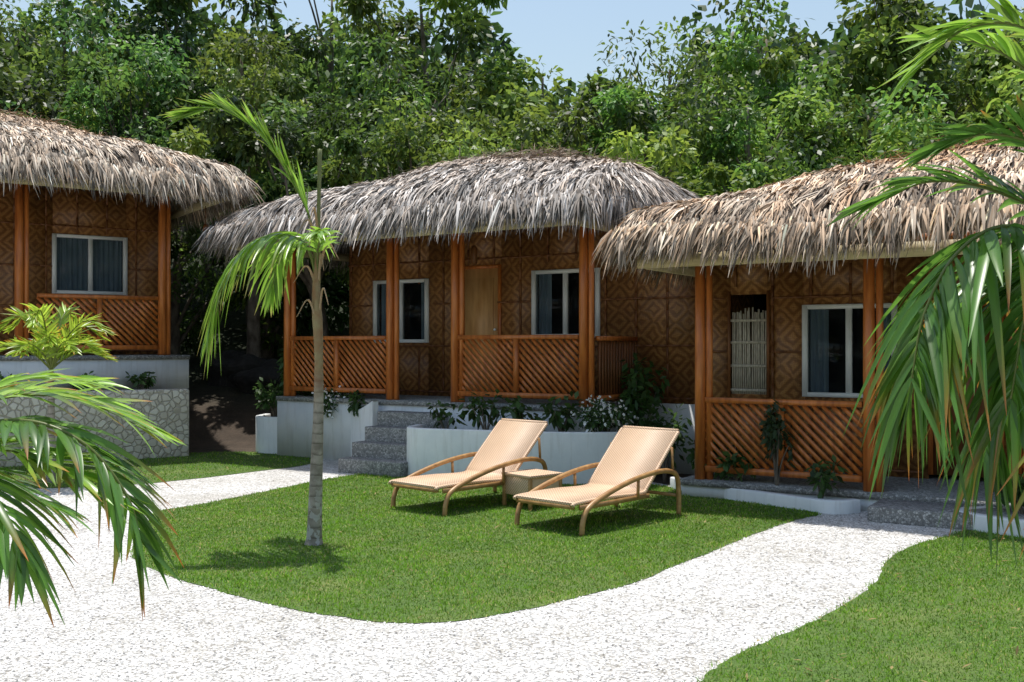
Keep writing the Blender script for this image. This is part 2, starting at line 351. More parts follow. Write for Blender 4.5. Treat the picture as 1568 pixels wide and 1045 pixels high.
# ------------------------------------------------------------------ huts
def roof(parent,x0,x1,y0,y1,ez,rx0,rx1,rz,base,warm,seedn,bulge=.1):
    ym=(y0+y1)/2
    def rzf(x): return np.interp(x,np.linspace(rx0,rx1,len(rz)),rz)
    def pos(side,a,s):
        a=np.asarray(a,float); s=np.asarray(s,float); one=np.ones_like(a)
        if side==0: E=(x0+(x1-x0)*a,y0*one); R=(rx0+(rx1-rx0)*a,ym*one)
        elif side==1: E=(x1*one,y0+(y1-y0)*a); R=(rx1*one,ym*one)
        elif side==2: E=(x1+(x0-x1)*a,y1*one); R=(rx1+(rx0-rx1)*a,ym*one)
        else: E=(x0*one,y1+(y0-y1)*a); R=(rx0*one,ym*one)
        x=R[0]+(E[0]-R[0])*s; y=R[1]+(E[1]-R[1])*s
        z=rzf(R[0])+(ez-rzf(R[0]))*s+bulge*np.sin(np.pi*np.clip(s,0,1))+.05*np.sin(x*2.1+seedn)*np.sin(y*1.7+seedn*2)-.14*np.clip(s-.86,0,1)/.14
        return np.stack([x,y,z],-1)
    b=MB()
    for sd in range(4):
        A,Sg=np.meshgrid(np.linspace(0,1,30),np.linspace(0,1,12)); V=pos(sd,A,Sg).reshape(-1,3)
        i=np.arange(360).reshape(12,30); F=np.stack([i[:-1,:-1],i[:-1,1:],i[1:,1:],i[1:,:-1]],-1).reshape(-1,4)
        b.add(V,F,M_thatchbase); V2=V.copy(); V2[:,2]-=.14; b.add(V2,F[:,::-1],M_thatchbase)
    wid=[x1-x0,y1-y0,x1-x0,y1-y0]; dens=[1,1,.3,1]
    for sd in range(4):
        rows=12
        for r in range(rows+3):
            s0=min(r/rows,1.0); nb=int(wid[sd]*24*dens[sd]*(.35+.65*s0 if sd%2 else .85+.15*s0)); per=7
            fringe=r>=rows-1
            if fringe: nb=int(nb*1.6)
            a=rng.random(nb); s=s0+rng.uniform(-.06,.05,nb); s=np.clip(s,0,1)
            tw=rng.normal(0,.26,nb); lift=rng.uniform(.02,.42,nb); br=rng.uniform(.35,1.35,nb)**1.2; tone=rng.random(nb); bl=rng.uniform(.45,1.75,nb)
            a=np.repeat(a,per)+rng.normal(0,.018/wid[sd],nb*per); a=np.clip(a,0,1); s=np.clip(np.repeat(s,per)+rng.normal(0,.012,nb*per),0,1)
            n=len(a); p=pos(sd,a,s); p2=pos(sd,a,s+.04); pa=pos(sd,np.clip(a+.01,0,1.01),s)
            d=nrm(p2-p); t=nrm(pa-p+1e-6); nn=nrm(np.cross(t,d)); nn=np.where(nn[:,2:3]<0,-nn,nn)
            tw=np.repeat(tw,per)+rng.normal(0,.14,n); lift=np.repeat(lift,per)+rng.normal(0,.06,n); bl=np.repeat(bl,per)
            D=nrm(d+t*tw[:,None]+nn*lift[:,None]); L=rng.uniform(.22,.40,n)*(.7+.3*bl)
            G=np.tile([0,0,-.4],(n,1)); P=p+nn*rng.uniform(.0,.05,n)[:,None]
            if fringe:
                D=nrm(d*.9+t*tw[:,None]*1.1+np.array([0,0,-.5])*rng.uniform(.1,1.5,(n,1))); L=rng.uniform(.12,.27,n)*bl; G=np.tile([0,0,-.4],(n,1)); P=p+nn*rng.uniform(-.1,.06,n)[:,None]
            S=nrm(np.cross(D,nn+rnd(n,.45)))
            br=np.repeat(br,per)*rng.uniform(.6,1.4,n); tone=np.repeat(tone,per)[:,None]
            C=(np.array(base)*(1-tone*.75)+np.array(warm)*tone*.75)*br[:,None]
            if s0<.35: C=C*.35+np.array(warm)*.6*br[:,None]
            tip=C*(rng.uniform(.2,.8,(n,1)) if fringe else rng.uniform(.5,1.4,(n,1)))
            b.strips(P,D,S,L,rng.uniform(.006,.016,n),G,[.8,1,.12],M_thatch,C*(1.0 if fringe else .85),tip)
    n=3200; x=rng.uniform(rx0-.2,rx1+.2,n); P=np.stack([x,np.full(n,ym),rzf(x)+.0],-1)+rnd(n,.06)
    D=nrm(np.column_stack([rng.normal(0,.7,n),rng.normal(0,1.1,n),np.abs(rng.normal(0,.38,n))])); 
    b.strips(P,D,nrm(np.cross(D,rnd(n))),rng.uniform(.12,.4,n),.0055,np.tile([0,0,-.35],(n,1)),[1,.7,.1],M_thatch,np.array(warm)*rng.uniform(.4,1.0,(n,1)))
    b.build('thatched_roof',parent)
def rail(b,x0,x1,y,h=.9,base=.04):
    b.box((x0,y-.045,h-.06),(x1,y+.045,h),M_wood); b.box((x0,y-.04,base),(x1,y+.04,base+.07),M_wood)
    xm=(x0+x1)/2; b.box((xm-.035,y-.047,base+.072),(xm+.035,y+.047,h-.062),M_wood)
    z0=base+.07;z1=h-.06;H=z1-z0
    for (a,c) in ((x0,xm-.035),(xm+.035,x1)):
        W=c-a; o=-H
        while o<W:
            q0=max(0,-o); q1=min(H,W-o)
            if q1-q0>.03:
                b.beam((a+o+q0,y,z1-q0),(a+o+q1,y,z1-q1),.022,.042,M_wood)
            o+=.105
def hut(name,origin,rz,posts,rails,wy,wx0,wx1,openings,deckx,roofp,fascia,plinth,extra=None,post_h=2.75):
    E=empty(name,origin,rz)
    b=MB()
    for px,py in posts: 
        b.tube([(px,py,-.05),(px,py,post_h)],[.066,.058],M_wood,14)
        b.tube([(px+.105,py+.02,-.05),(px+.105,py+.02,post_h)],[.042,.038],M_wood,10)
    b.build('posts',E,smooth=True)
    b=MB()
    for (x0,x1,y) in rails: rail(b,x0+.07,x1-.07,y)
    b.build('veranda_railing',E)
    b=MB(); H=2.75; cur=wx0
    for o in sorted(openings,key=lambda o:o[0]):
        x0,x1,z0,z1,kind=o
        if x0>cur: b.box((cur,wy,-.05),(x0,wy+.05,H),M_saw)
        if z0>0: b.box((x0,wy,-.05),(x1,wy+.05,z0),M_saw)
        b.box((x0,wy,z1),(x1,wy+.05,H),M_saw); cur=x1
    b.box((cur,wy,-.05),(wx1,wy+.05,H),M_saw)
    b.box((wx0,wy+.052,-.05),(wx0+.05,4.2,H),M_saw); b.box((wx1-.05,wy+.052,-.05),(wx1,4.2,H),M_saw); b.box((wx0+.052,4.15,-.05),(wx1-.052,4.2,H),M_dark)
    b.box((wx0+.052,1.6+wy,.0),(wx1-.052,1.63+wy,H),M_dark)  # added backing panel, coloured dark so windows look into an unlit room
    b.build('woven_walls',E)
    b=MB()
    def inside(x,z): return any(o[0]-.04<x<o[1]+.04 and o[2]-.04<z<o[3]+.04 for o in openings)
    x=wx0+.05
    while x<wx1:
        z=0
        while z<H:
            if not inside(x,z+.12): b.box((x-.016,wy-.018,z),(x+.016,wy-.002,z+.2495),M_woodd)
            z+=.25
        x+=.48
    for z in (.02,.75,1.42,2.1):
        x=wx0
        while x<wx1-.1:
            if not inside(x+.1,z): b.box((x,wy-.026,z-.014),(x+.1995,wy-.0185,z+.014),M_woodd)
            x+=.2
    b.build('wall_battens',E)
    for o in openings:
        x0,x1,z0,z1,kind=o; b=MB(); fw=.055
        if kind=='window':
            b.box((x0-.01,wy-.04,z0),(x0+fw,wy+.06,z1),M_frame); b.box((x1-fw,wy-.04,z0),(x1+.01,wy+.06,z1),M_frame)
            b.box((x0+fw,wy-.038,z1-fw),(x1-fw,wy+.058,z1),M_frame); b.box((x0+fw,wy-.038,z0),(x1-fw,wy+.058,z0+fw),M_frame)
            xm=(x0+x1)/2; b.box((xm-.035,wy-.03,z0+fw),(xm+.035,wy+.04,z1-fw),M_frame)
            b.box((x0+fw,wy-.01,z0+fw),(xm-.035,wy-.005,z1-fw),M_glass); b.box((xm+.035,wy+.01,z0+fw),(x1-fw,wy+.015,z1-fw),M_glass)
            cols=[(x0+.06,x0+.28),(x1-.22,x1-.06)] if extra!='curtain' else [(x0+.06,x1-.06)]
            for c0,c1 in cols:
                m=int((c1-c0)*160); xx=np.linspace(c0,c1,m); yy=wy+.08+.02*np.sin(xx*75)
                V=np.concatenate([np.stack([xx,yy,np.full(m,z0)],-1),np.stack([xx,yy,np.full(m,z1)],-1)]); i=np.arange(m-1)
                b.add(V,np.stack([i,i+1,i+1+m,i+m],-1),M_curt)
            b.build('window',E)
        elif kind in('door','door_shaded'):
            dm=M_door if kind=='door' else M_woodd  # dark variant puts the gloom of the entrance into the door colour
            b.box((x0,wy-.02,z0),(x0+.05,wy+.04,z1),M_wood); b.box((x1-.05,wy-.02,z0),(x1,wy+.04,z1),M_wood); b.box((x0+.05,wy-.02,z1-.05),(x1-.05,wy+.04,z1),M_wood)
            b.box((x0+.052,wy-.0,z0+.005),(x1-.052,wy+.03,z1-.052),dm); b.box((x0+.14,wy-.012,z0+.2),(x1-.14,wy-.002,z1-.2),dm)
            b.tube([(x1-.1,wy-.04,1.0),(x1-.1,wy-.01,1.0)],.02,M_frame,8)
            b.build('door',E)
        else:
            x=x0+.02
            while x<x1:
                b.tube([(x,wy+.02,z0),(x+rng.normal(0,.006),wy+.02,z1-.22+rng.normal(0,.03))],.012,M_bam,6); x+=.029
            for z in (z0+.05,z0+.36,z0+.66,z0+.94): b.beam((x0,wy-.0,z),(x1,wy-.0,z),.014,.035,M_bam)
            b.box((x0-.03,wy-.03,z0-.04),(x0,wy+.06,z1+.04),M_woodd); b.box((x1,wy-.03,z0-.04),(x1+.03,wy+.06,z1+.04),M_woodd)
            b.build('bamboo_grille',E)
    b=MB(); b.box((deckx[0],-.12,-.12),(deckx[1],4.3,-.051),M_pebble)
    b.box((deckx[0]+.01,-.1,plinth),(deckx[1]-.01,4.28,-.121),M_white)
    b.build('deck',E)
    b=MB(); z=fascia
    b.box((roofp[0]+.25,roofp[2]+.16,z),(roofp[1]-.25,roofp[2]+.20,z+.15),M_fascia)
    b.box((roofp[0]+.29,roofp[2]+.3,z),(roofp[0]+.33,roofp[3]-.3,z+.13),M_fascia); b.box((roofp[1]-.33,roofp[2]+.3,z),(roofp[1]-.29,roofp[3]-.3,z+.13),M_fascia)
    b.box((roofp[0]+.4,-.04,z+.17),(roofp[1]-.4,.04,z+.28),M_wood)
    x=roofp[0]+.5
    while x<roofp[1]-.4:
        b.tube([(x,roofp[2]+.22,z+.17),(x,1.8,z+.76)],.03,M_bam,7); x+=.45
    b.build('eave_beams',E)
    roof(E,*roofp)
    return E
mid=hut('bamboo_hut',(-.81,14.6,1.0),math.radians(-32),[(-3.26,0),(-1.18,0),(0,0),(2.07,0)],[(-3.26,-1.18,0),(0,2.07,0)],1.3,-3.11,3.6,
    [(-2.55,-1.44,.8,1.83,'window'),(-.88,-.05,0,2.0,'door'),(.52,1.64,.87,1.88,'window')],(-3.4,2.35),
    (-4.2,2.6,-.8,4.8,2.74,-3.3,1.75,[3.42,3.6,3.78,3.72,3.38],(.64,.60,.56),(.52,.40,.30),1),2.27,-1.0)
right=hut('bamboo_hut',(3.8,10.9,.255),math.radians(-32),[(-1.9,0),(0,0),(1.4,0),(3.2,0)],[(-1.9,0,0),(1.4,3.2,0)],1.4,-2.5,5.0,
    [(-2.04,-1.56,.88,2.15,'grille'),(-1.1,0.0,.87,2.0,'window'),(.35,1.15,0,2.0,'door_shaded'),(1.6,2.6,.87,2.0,'window')],(-2.1,5.2),
    (-2.7,5.4,-.7,4.9,2.90,-1.8,4.6,[3.42,3.75,3.92,3.98,3.95],(.72,.60,.47),(.64,.39,.21),3),2.38,-.255)
left=hut('bamboo_hut',(-5.71,16.7,1.65),math.radians(35),[(-4.3,0),(-2.13,0),(0,0)],[(-1.95,0,0)],1.3,-5.4,.37,
    [(-3.2,-2.35,0,2.0,'door'),(-1.41,-.23,.97,1.96,'window')],(-5.6,.42),
    (-6.2,1.15,-.8,4.8,2.92,-5.3,.1,[3.9,3.95,3.98,3.85,3.5],(.74,.65,.54),(.60,.41,.26),5),2.46,-.6,extra='curtain')
b=MB(); b.box((2.36,1.18,-1.0),(3.7,1.29,-.05),M_white); b.build('side_plinth',mid)
b=MB(); b.box((2.2,.08,.82),(2.27,1.25,.88),M_wood); b.box((2.2,.08,.03),(2.27,1.25,.09),M_wood)
y=.12
while y<1.22: b.box((2.215,y,.092),(2.25,y+.045,.818),M_woodd); y+=.085
b.build('side_railing',mid)
b=MB()
for i in range(4): b.box((-1.1,-.12-.28*(4-i),-1.0),(-.02,-.121 -.28*(3-i) if i<3 else -.121,-1.0+.2*(i+1)),M_pebble)
b.build('steps',mid,bevel=.012)
b=MB(); b.box((.15,-.75,-.255),(1.6,-.121,-.1),M_pebble); b.build('steps',right,bevel=.015)
for e,p in ((mid,(.12,.3,2.0)),(left,(.75,.1,1.95))):
    b=MB(); b.tube([(p[0],p[1],p[2]+.5),(p[0],p[1],p[2]+.2)],.006,M_woodd,6); b.tube([(p[0],p[1],p[2]+.2),(p[0],p[1],p[2]+.15),(p[0],p[1],p[2]-.05),(p[0],p[1],p[2]-.08)],[.02,.05,.05,.03],M_woodd,12); b.build('hanging_lamp',e)
# ------------------------------------------------------------------ planters
def wallpath(name,pts,z0,z1,th,mat,n=8,zs=None):
    P=cr([(p[0],p[1],0) for p in pts],n); T=nrm(np.gradient(P,axis=0)); S=np.stack([-T[:,1],T[:,0],0*T[:,0]],-1)
    m=len(P); zt=np.full(m,z1) if zs is None else np.interp(np.linspace(0,1,m),np.linspace(0,1,len(zs)),zs)
    rows=[]
    for off,zz in ((-1,z0*np.ones(m)),(-1,zt-.015),(-.85,zt),(.85,zt),(1,zt-.015),(1,z0*np.ones(m))):
        q=P+S*th/2*off; q[:,2]=zz; rows.append(q)
    V=np.concatenate(rows); i=np.arange(m-1); F=[np.stack([k*m+i,k*m+i+1,(k+1)*m+i+1,(k+1)*m+i],-1) for k in range(5)]
    b=MB(); b.add(V,np.concatenate(F),mat)
    for e in (0,m-1): b.add([V[k*m+e] for k in (0,1,4,5)],[(0,1,2,3)],mat)
    return b.build(name)
def soil(name,poly,z,par):
    o=sheet(name,poly,z,M_soil); o.parent=par
p1=wallpath('planter',[(-1.28,14.25),(-1.36,13.75),(-1.05,13.5),(-.3,13.25),(.5,12.98),(1.2,12.95),(1.65,13.2),(1.8,13.6)],-.02,.66,.1,M_white)
soil('soil',[(-1.3,13.7),(-.3,13.27),(.5,13.0),(1.2,12.97),(1.63,13.2),(1.78,13.6),(1.1,13.9),(-.8,14.7)],.5,p1)
p2=wallpath('planter',[(-2.0,15.0),(-2.25,15.3),(-2.6,15.85),(-2.85,16.2),(-3.4,16.4),(-4.12,16.75),(-4.15,17.4)],-.02,.6,.1,M_white,zs=[.95,.8,.62,.6,.6,.6,.6])
soil('soil',[(-2.1,15.4),(-2.85,16.25),(-4.1,16.8),(-4.1,17.4),(-3,17),(-1.9,15.6)],.5,p2)
p3=wallpath('planter',[(2.0,12.6),(2.1,12.25),(2.45,11.7),(2.95,11.1),(3.25,10.75),(3.45,10.7),(3.62,10.78)],-.02,.14,.12,M_white)
soil('soil',[(2.02,12.5),(2.5,11.7),(3.25,10.78),(3.6,10.85),(2.1,12.8)],.07,p3)
p4=wallpath('planter',[(4.75,10.15),(4.45,10.05),(4.35,9.85),(4.5,9.55),(4.8,9.25),(5.6,8.75)],-.02,.16,.12,M_white)
soil('soil',[(4.7,10.1),(4.4,9.95),(4.5,9.6),(4.8,9.3),(5.6,8.8),(6,9.2)],.08,p4)
E=empty('stone_retaining_wall',(-5.71,16.7,0),math.radians(35)); b=MB(); b.box((-6.3,-.75,-.05),(.22,-.5,1.07),M_stone); b.box((-6.3,-.498,-.05),(.22,-.11,.98),M_soil); b.build('stone_face',E,bevel=.03)
def boulder(x,y,z,r,k):
    me=bpy.data.meshes.new('boulder'); bm=bmesh.new(); bmesh.ops.create_icosphere(bm,subdivisions=4,radius=r)
    for v in bm.verts:
        c=v.co; f=1+.18*math.sin(c.x*4/r+k)*math.cos(c.y*3/r+k*2)+.12*math.sin(c.z*6/r+k*3)+.06*math.sin(c.x*13/r)*math.sin(c.y*11/r+k); v.co=Vector((c.x*f*1.1,c.y*f,c.z*f*.85))
    bm.to_mesh(me); bm.free(); me.materials.append(M_rock); o=bpy.data.objects.new('boulder',me); scene.collection.objects.link(o); o.location=(x,y,z); o.rotation_euler=(0,0,k)
for k,q in enumerate([(-4.9,20.3,1.0,.55),(-4.1,20.5,1.1,.5),(-5.5,20.6,1.2,.6)]): boulder(*q,k)
# ------------------------------------------------------------------ loungers and table
def lounger(loc,rz):
    E=empty('sun_lounger',loc,rz); w=.35
    prof=cr([(-.06,.285),(.0,.31),(.5,.315),(1.0,.30),(1.12,.36),(1.35,.58),(1.62,.83),(1.66,.86)],6)
    T=nrm(np.gradient(prof,axis=0)); Nn=np.stack([-T[:,1],T[:,0]],-1)
    b=MB(); m=len(prof); V=[]
    for sgn,y in ((0,-w),(0,w),(-.035,w),(-.035,-w)):
        q=prof+Nn*sgn; V.append(np.stack([q[:,0],np.full(m,y),q[:,1]],-1))
    V=np.concatenate(V); i=np.arange(m-1); F=[np.stack([k*m+i,k*m+i+1,((k+1)%4)*m+i+1,((k+1)%4)*m+i],-1) for k in range(4)]
    F=np.concatenate(F+[np.array([[0,m,2*m,3*m],[m-1,4*m-1,3*m-1,2*m-1]])])
    b.add(V,F[:,::-1],M_wick); b.build('woven_seat_and_back',E)
    b=MB()
    for y in (-w-.01,w+.01):
        q=[(p[0],y,p[1]-.02) for p in prof]; b.tube(q,.019,M_wick,8)
        o=.045*np.sign(y)
        arm=cr([(.02,y+o,0),(.04,y+o,.13),(.12,y+o,.24),(.4,y+o,.34),(.8,y+o,.43),(1.2,y+o,.475),(1.45,y+o,.46),(1.57,y+o,.39),(1.6,y+o,.2),(1.6,y+o,0)],7)
        b.tube(arm,.026,M_lwood,12)
        b.beam((.02,y+o/2,.25),(1.1,y+o/2,.25),.025,.045,M_lwood)
        b.tube([(1.5,y+o*.6,.70),(1.52,y+o*.6,.44)],.014,M_lwood,8)
        b.tube([(.9,y+o*.8,.25),(.9,y+o,.44)],.016,M_lwood,8)
    for x in (-.03,.3,1.05): b.beam((x,-w,.255),(x,w,.255),.04,.035,M_lwood)
    b.beam((1.6,-w-.05,.2),(1.6,w+.05,.2),.03,.03,M_lwood)
    b.tube([(1.67,-w,.855),(1.67,w,.855)],.022,M_wick,8)
    b.build('wooden_frame',E,smooth=False)
lounger((.33,9.66,.01),math.radians(47)); lounger((-1.0,10.75,.01),math.radians(47))
E=empty('side_table',(.22,11.15,.01),math.radians(40)); b=MB()
b.box((-.24,-.24,.335),(.24,.24,.365),M_wick); b.box((-.215,-.215,.13),(.215,.215,.334),M_wick)
for sx in (-1,1):
    for sy in (-1,1): b.box((sx*.215-.018,sy*.215-.018,0),(sx*.215+.018,sy*.215+.018,.333),M_lwood)
b.build('woven_top_and_legs',E,bevel=.006)
# ------------------------------------------------------------------ palms
def frond(b,pts,n,Lm,W,col,tip,droop=.55,spread=(25,70),r0=.014,up=.25,tipamt=.35,start=.1,stemcol=(.16,.2,.05)):
    R=cr(pts,10); b.tube(R,[r0,r0*.6,r0*.25],M_palm,7,col=stemcol)
    seg=np.concatenate([[0],np.cumsum(np.linalg.norm(np.diff(R,axis=0),axis=1))]); tt=seg/seg[-1]; T=nrm(np.gradient(R,axis=0))
    for sgn in (-1,1):
        t=np.linspace(start,1,n)+rng.normal(0,.006,n); t=np.clip(t,0,1)
        P=np.stack([np.interp(t,tt,R[:,k]) for k in range(3)],-1); Tt=nrm(np.stack([np.interp(t,tt,T[:,k]) for k in range(3)],-1))
        B=nrm(np.cross(Tt,np.array([0.,0,1]))+1e-6); Nn=np.cross(B,Tt)
        a=np.radians(spread[0]+(spread[1]-spread[0])*t**1.3+rng.normal(0,6,n))[:,None]
        D=nrm(sgn*B*np.cos(a)+Tt*np.sin(a)+Nn*up+rnd(n,.08))
        L=Lm*(np.sin(np.pi*(.18+.70*t))**.6)*rng.uniform(.78,1.12,n)
        S=nrm(np.cross(D,Nn+rnd(n,.28))); Nv=nrm(np.cross(S,D))
        C=np.array(col)*rng.uniform(.55,1.35,(n,1)); hasT=(rng.random(n)<tipamt)[:,None]
        C2=np.where(hasT,np.array(tip)*rng.uniform(.5,1.2,(n,1)),C)
        G=np.tile([0,0,-1.],(n,1))*(droop*rng.uniform(.55,1.4,(n,1)))+rnd(n,.07)
        b.vstrips(P,D,S,Nv,L,W*rng.uniform(.75,1.15,n),G,[.3,.8,1,.95,.8,.5,.03],M_palm,C,C2)
def palm_trunk(b,pts,rad): b.tube(cr(pts,12),rad,M_trunk,14)
GR=(.07,.17,.024); LG=(.15,.285,.035); OR=(.42,.14,.03)
b=MB()
palm_trunk(b,[(-1.74,9.0,-.02),(-1.735,9.0,.12),(-1.72,9.0,.6),(-1.70,9.0,1.2),(-1.70,9,1.75),(-1.72,9,2.2),(-1.71,9,2.62)],[.095,.07,.062,.054,.045,.038,.046,.034,.018])
frond(b,[(-1.71,9,2.3),(-1.77,8.98,2.85),(-1.96,8.95,3.25),(-2.2,8.9,3.6),(-2.5,8.85,3.8),(-2.78,8.8,3.76)],54,.46,.022,LG,(.25,.2,.06),.14,(52,82),up=.1,start=.28)
frond(b,[(-1.71,9,2.3),(-1.8,8.97,2.62),(-2.0,8.92,2.72),(-2.26,8.85,2.64),(-2.48,8.8,2.36),(-2.58,8.78,1.98)],48,.48,.020,LG,(.3,.25,.08),.75,(15,70),start=.2,up=.0)
frond(b,[(-1.70,9,2.3),(-1.74,9.1,2.62),(-1.95,9.35,2.76),(-2.15,9.5,2.62),(-2.25,9.6,2.3)],30,.40,.019,LG,(.3,.25,.08),.7,(20,75),start=.25)
frond(b,[(-1.70,9,2.2),(-1.7,8.95,2.55),(-1.62,8.7,2.72),(-1.6,8.45,2.68)],22,.24,.016,LG,(.3,.25,.08),.5,(30,75),start=.4)
b.tube(cr([(-1.705,9,2.3),(-1.70,9,2.9),(-1.69,9,3.48)],8),[.024,.016,.020],M_palm,7,col=(.2,.22,.09))
for k in range(9):
    a=rng.uniform(0,6.28); b.tube(cr([(-1.7,9,1.9+.1*k),(-1.7+.1*math.cos(a),9+.1*math.sin(a),2.15+.1*k),(-1.7+.22*math.cos(a),9+.2*math.sin(a),2.0+.1*k)],6),[.014,.003],M_palm,5,col=(.4,.3,.18))
b.build('palm_tree')
b=MB(); c=(-2.6,4.0,1.15)
palm_trunk(b,[(-2.65,4,-.02),(-2.65,4,.5),(-2.6,4,1.15)],[.09,.07,.05])
frond(b,[c,(-2.25,3.98,1.38),(-1.92,3.97,1.46),(-1.66,3.95,1.38),(-1.48,3.93,1.18),(-1.42,3.92,1.0)],44,.38,.018,GR,OR,.42,(10,62),tipamt=.45,start=.15,up=.1)
frond(b,[c,(-2.3,4.1,1.45),(-2.0,4.15,1.55),(-1.75,4.2,1.52),(-1.55,4.25,1.42)],36,.38,.018,LG,OR,.3,(20,72),tipamt=.45,start=.15)
frond(b,[c,(-2.3,3.8,1.30),(-2.05,3.7,1.33),(-1.85,3.65,1.22),(-1.72,3.6,1.02)],34,.34,.016,GR,OR,.5,(15,68),tipamt=.35,start=.15,up=.1)
frond(b,[c,(-2.35,4.4,1.5),(-2.2,4.6,1.6),(-1.95,4.7,1.58)],26,.34,.016,LG,OR,.35,(20,74),tipamt=.4)
frond(b,[c,(-2.4,4.0,1.3),(-2.1,3.95,1.36),(-1.8,3.9,1.32),(-1.58,3.9,1.2)],36,.36,.018,LG,OR,.3,(15,72),tipamt=.45,start=.15)
frond(b,[c,(-2.4,4.2,1.2),(-2.2,4.3,1.2),(-1.95,4.4,1.05)],24,.32,.016,GR,OR,.4,(15,70),tipamt=.4)
frond(b,[c,(-2.9,4.1,1.6),(-3.2,4.2,1.6)],18,.32,.016,LG,OR,.4,(20,70),tipamt=.4)
b.build('palm_tree')
b=MB(); c=(2.62,4.25,1.85)
palm_trunk(b,[(2.72,4.3,-.02),(2.7,4.3,.8),(2.62,4.25,1.85)],[.11,.09,.06])
UP=-.05
frond(b,[c,(2.3,4.22,2.16),(2.02,4.2,2.24),(1.80,4.15,2.12),(1.66,4.12,1.88),(1.60,4.1,1.62)],46,.52,.021,GR,OR,.75,(8,58),tipamt=.4,start=.12,up=UP)
frond(b,[c,(2.4,4.1,2.1),(2.15,3.98,2.14),(1.97,3.9,1.92),(1.88,3.86,1.55)],42,.52,.021,GR,OR,.8,(8,60),tipamt=.45,start=.12,up=UP)
frond(b,[c,(2.4,4.4,2.25),(2.1,4.5,2.44),(1.85,4.55,2.48),(1.66,4.6,2.40)],38,.38,.019,GR,OR,.3,(25,74),tipamt=.15,start=.12)
frond(b,[c,(2.45,4.2,2.3),(2.2,4.2,2.55),(1.95,4.2,2.62),(1.75,4.2,2.55)],38,.36,.019,GR,OR,.3,(25,74),tipamt=.15,start=.15)
frond(b,[c,(2.5,4.0,1.95),(2.3,3.75,1.88),(2.12,3.6,1.66),(2.05,3.55,1.35)],36,.46,.020,GR,OR,.7,(8,60),tipamt=.45,start=.12,up=UP)
frond(b,[c,(2.45,4.5,2.0),(2.25,4.8,2.1),(2.08,5.0,1.9),(1.98,5.1,1.5)],38,.5,.020,GR,OR,.75,(8,60),tipamt=.4,start=.12,up=UP)
frond(b,[c,(2.5,4.4,1.9),(2.35,4.5,1.85),(2.2,4.6,1.6),(2.12,4.6,1.3)],36,.46,.020,GR,OR,.75,(8,60),tipamt=.4,start=.12,up=UP)
frond(b,[c,(2.5,4.3,2.6),(2.35,4.3,2.95),(2.12,4.3,3.10),(1.9,4.3,3.08),(1.74,4.3,2.95)],42,.38,.020,LG,(.3,.25,.05),.3,(20,72),tipamt=.2,start=.3)
frond(b,[c,(2.5,4.5,2.6),(2.35,4.6,2.95),(2.15,4.65,3.12),(1.95,4.7,3.16)],34,.36,.020,LG,(.3,.25,.05),.3,(20,72),tipamt=.2,start=.3)
frond(b,[c,(2.9,4.4,2.5),(3.3,4.5,2.6)],22,.4,.018,GR,OR,.4,(20,70))
b.build('palm_tree')
b=MB(); c=(-5.85,13.0,1.45)
palm_trunk(b,[(-5.85,13,-.02),(-5.85,13,.9),(-5.85,13,1.45)],[.06,.045,.03])
for k in range(17):
    a=k*2.4+.3; R=rng.uniform(.55,.8); hgt=rng.uniform(.2,.95); ca,sa=math.cos(a),math.sin(a)
    frond(b,[c,(c[0]+.3*R*ca,c[1]+.3*R*sa,c[2]+.45*hgt+.05),(c[0]+.7*R*ca,c[1]+.7*R*sa,c[2]+.75*hgt+.05),(c[0]+R*ca*1.1,c[1]+R*sa*1.1,c[2]+.62*hgt)],24,.28,.018,(.22,.33,.035),(.6,.22,.03),.15,(38,76),tipamt=.4,start=.2)
b.build('palm_plant')
# ------------------------------------------------------------------ leafy plants
def leaves(b,P,out,L,W,C,down=.3,mat=None):
    n=len(P); D=nrm(out*.7+rnd(n,.6)+np.array([0,0,-down])); S=nrm(np.cross(D,np.array([0,0,1.])+rnd(n,.6)))
    b.strips(P,D,S,L,W,np.tile([0,0,-.2],(n,1)),[.25,1,.12],mat or M_leaf,C)
def shrub(name,x,y,z,r,h,n,col,ls=.08,flower=0,stems=6):
    b=MB()
    tops=[]
    for k in range(stems):
        a=rng.uniform(0,6.28); q=r*rng.uniform(.2,.8); e=(x+q*math.cos(a),y+q*math.sin(a),z+h*rng.uniform(.55,.9)); tops.append(e)
        b.tube(cr([(x,y,z-.03),(x+.3*q*math.cos(a),y+.3*q*math.sin(a),z+h*.35),e],5),[.012,.005],M_bark,6)
    tops=np.array(tops); i=rng.integers(0,len(tops),n); d=nrm(rnd(n)); P=tops[i]+d*rng.uniform(.2,1,(n,1))*np.array([r*.45,r*.45,h*.3])
    C=np.array(col)*rng.uniform(.5,1.5,(n,1)); leaves(b,P,d,rng.uniform(.7,1.2,n)*ls,rng.uniform(.8,1.2,n)*ls*.27,C)
    if flower:
        i=rng.integers(0,n,flower); leaves(b,P[i]+d[i]*.05,d[i],.045,.022,np.full((flower,3),.88),0)
    b.build(name)
DG=(.045,.095,.024)
shrub('shrub',-3.5,16.75,.5,.35,1.3,600,DG,.13,stems=9)
shrub('flowering_shrub',-2.75,15.85,.5,.36,.55,800,DG,.07,300,stems=10)
shrub('shrub',-3.1,16.4,.5,.35,.8,420,DG,.1,stems=9)
shrub('shrub',-3.9,16.9,.5,.3,.6,300,DG,.1)
shrub('shrub',-2.3,15.5,.5,.2,.5,160,DG,.1)
shrub('flowering_shrub',1.22,13.25,.5,.42,.52,900,DG,.07,320,stems=10)
shrub('shrub',-.35,13.65,.5,.3,.6,90,DG,.13,stems=7)
shrub('shrub',.15,13.4,.5,.3,.5,100,DG,.13,stems=7)
shrub('shrub',.65,13.3,.5,.3,.55,100,DG,.13,stems=7)
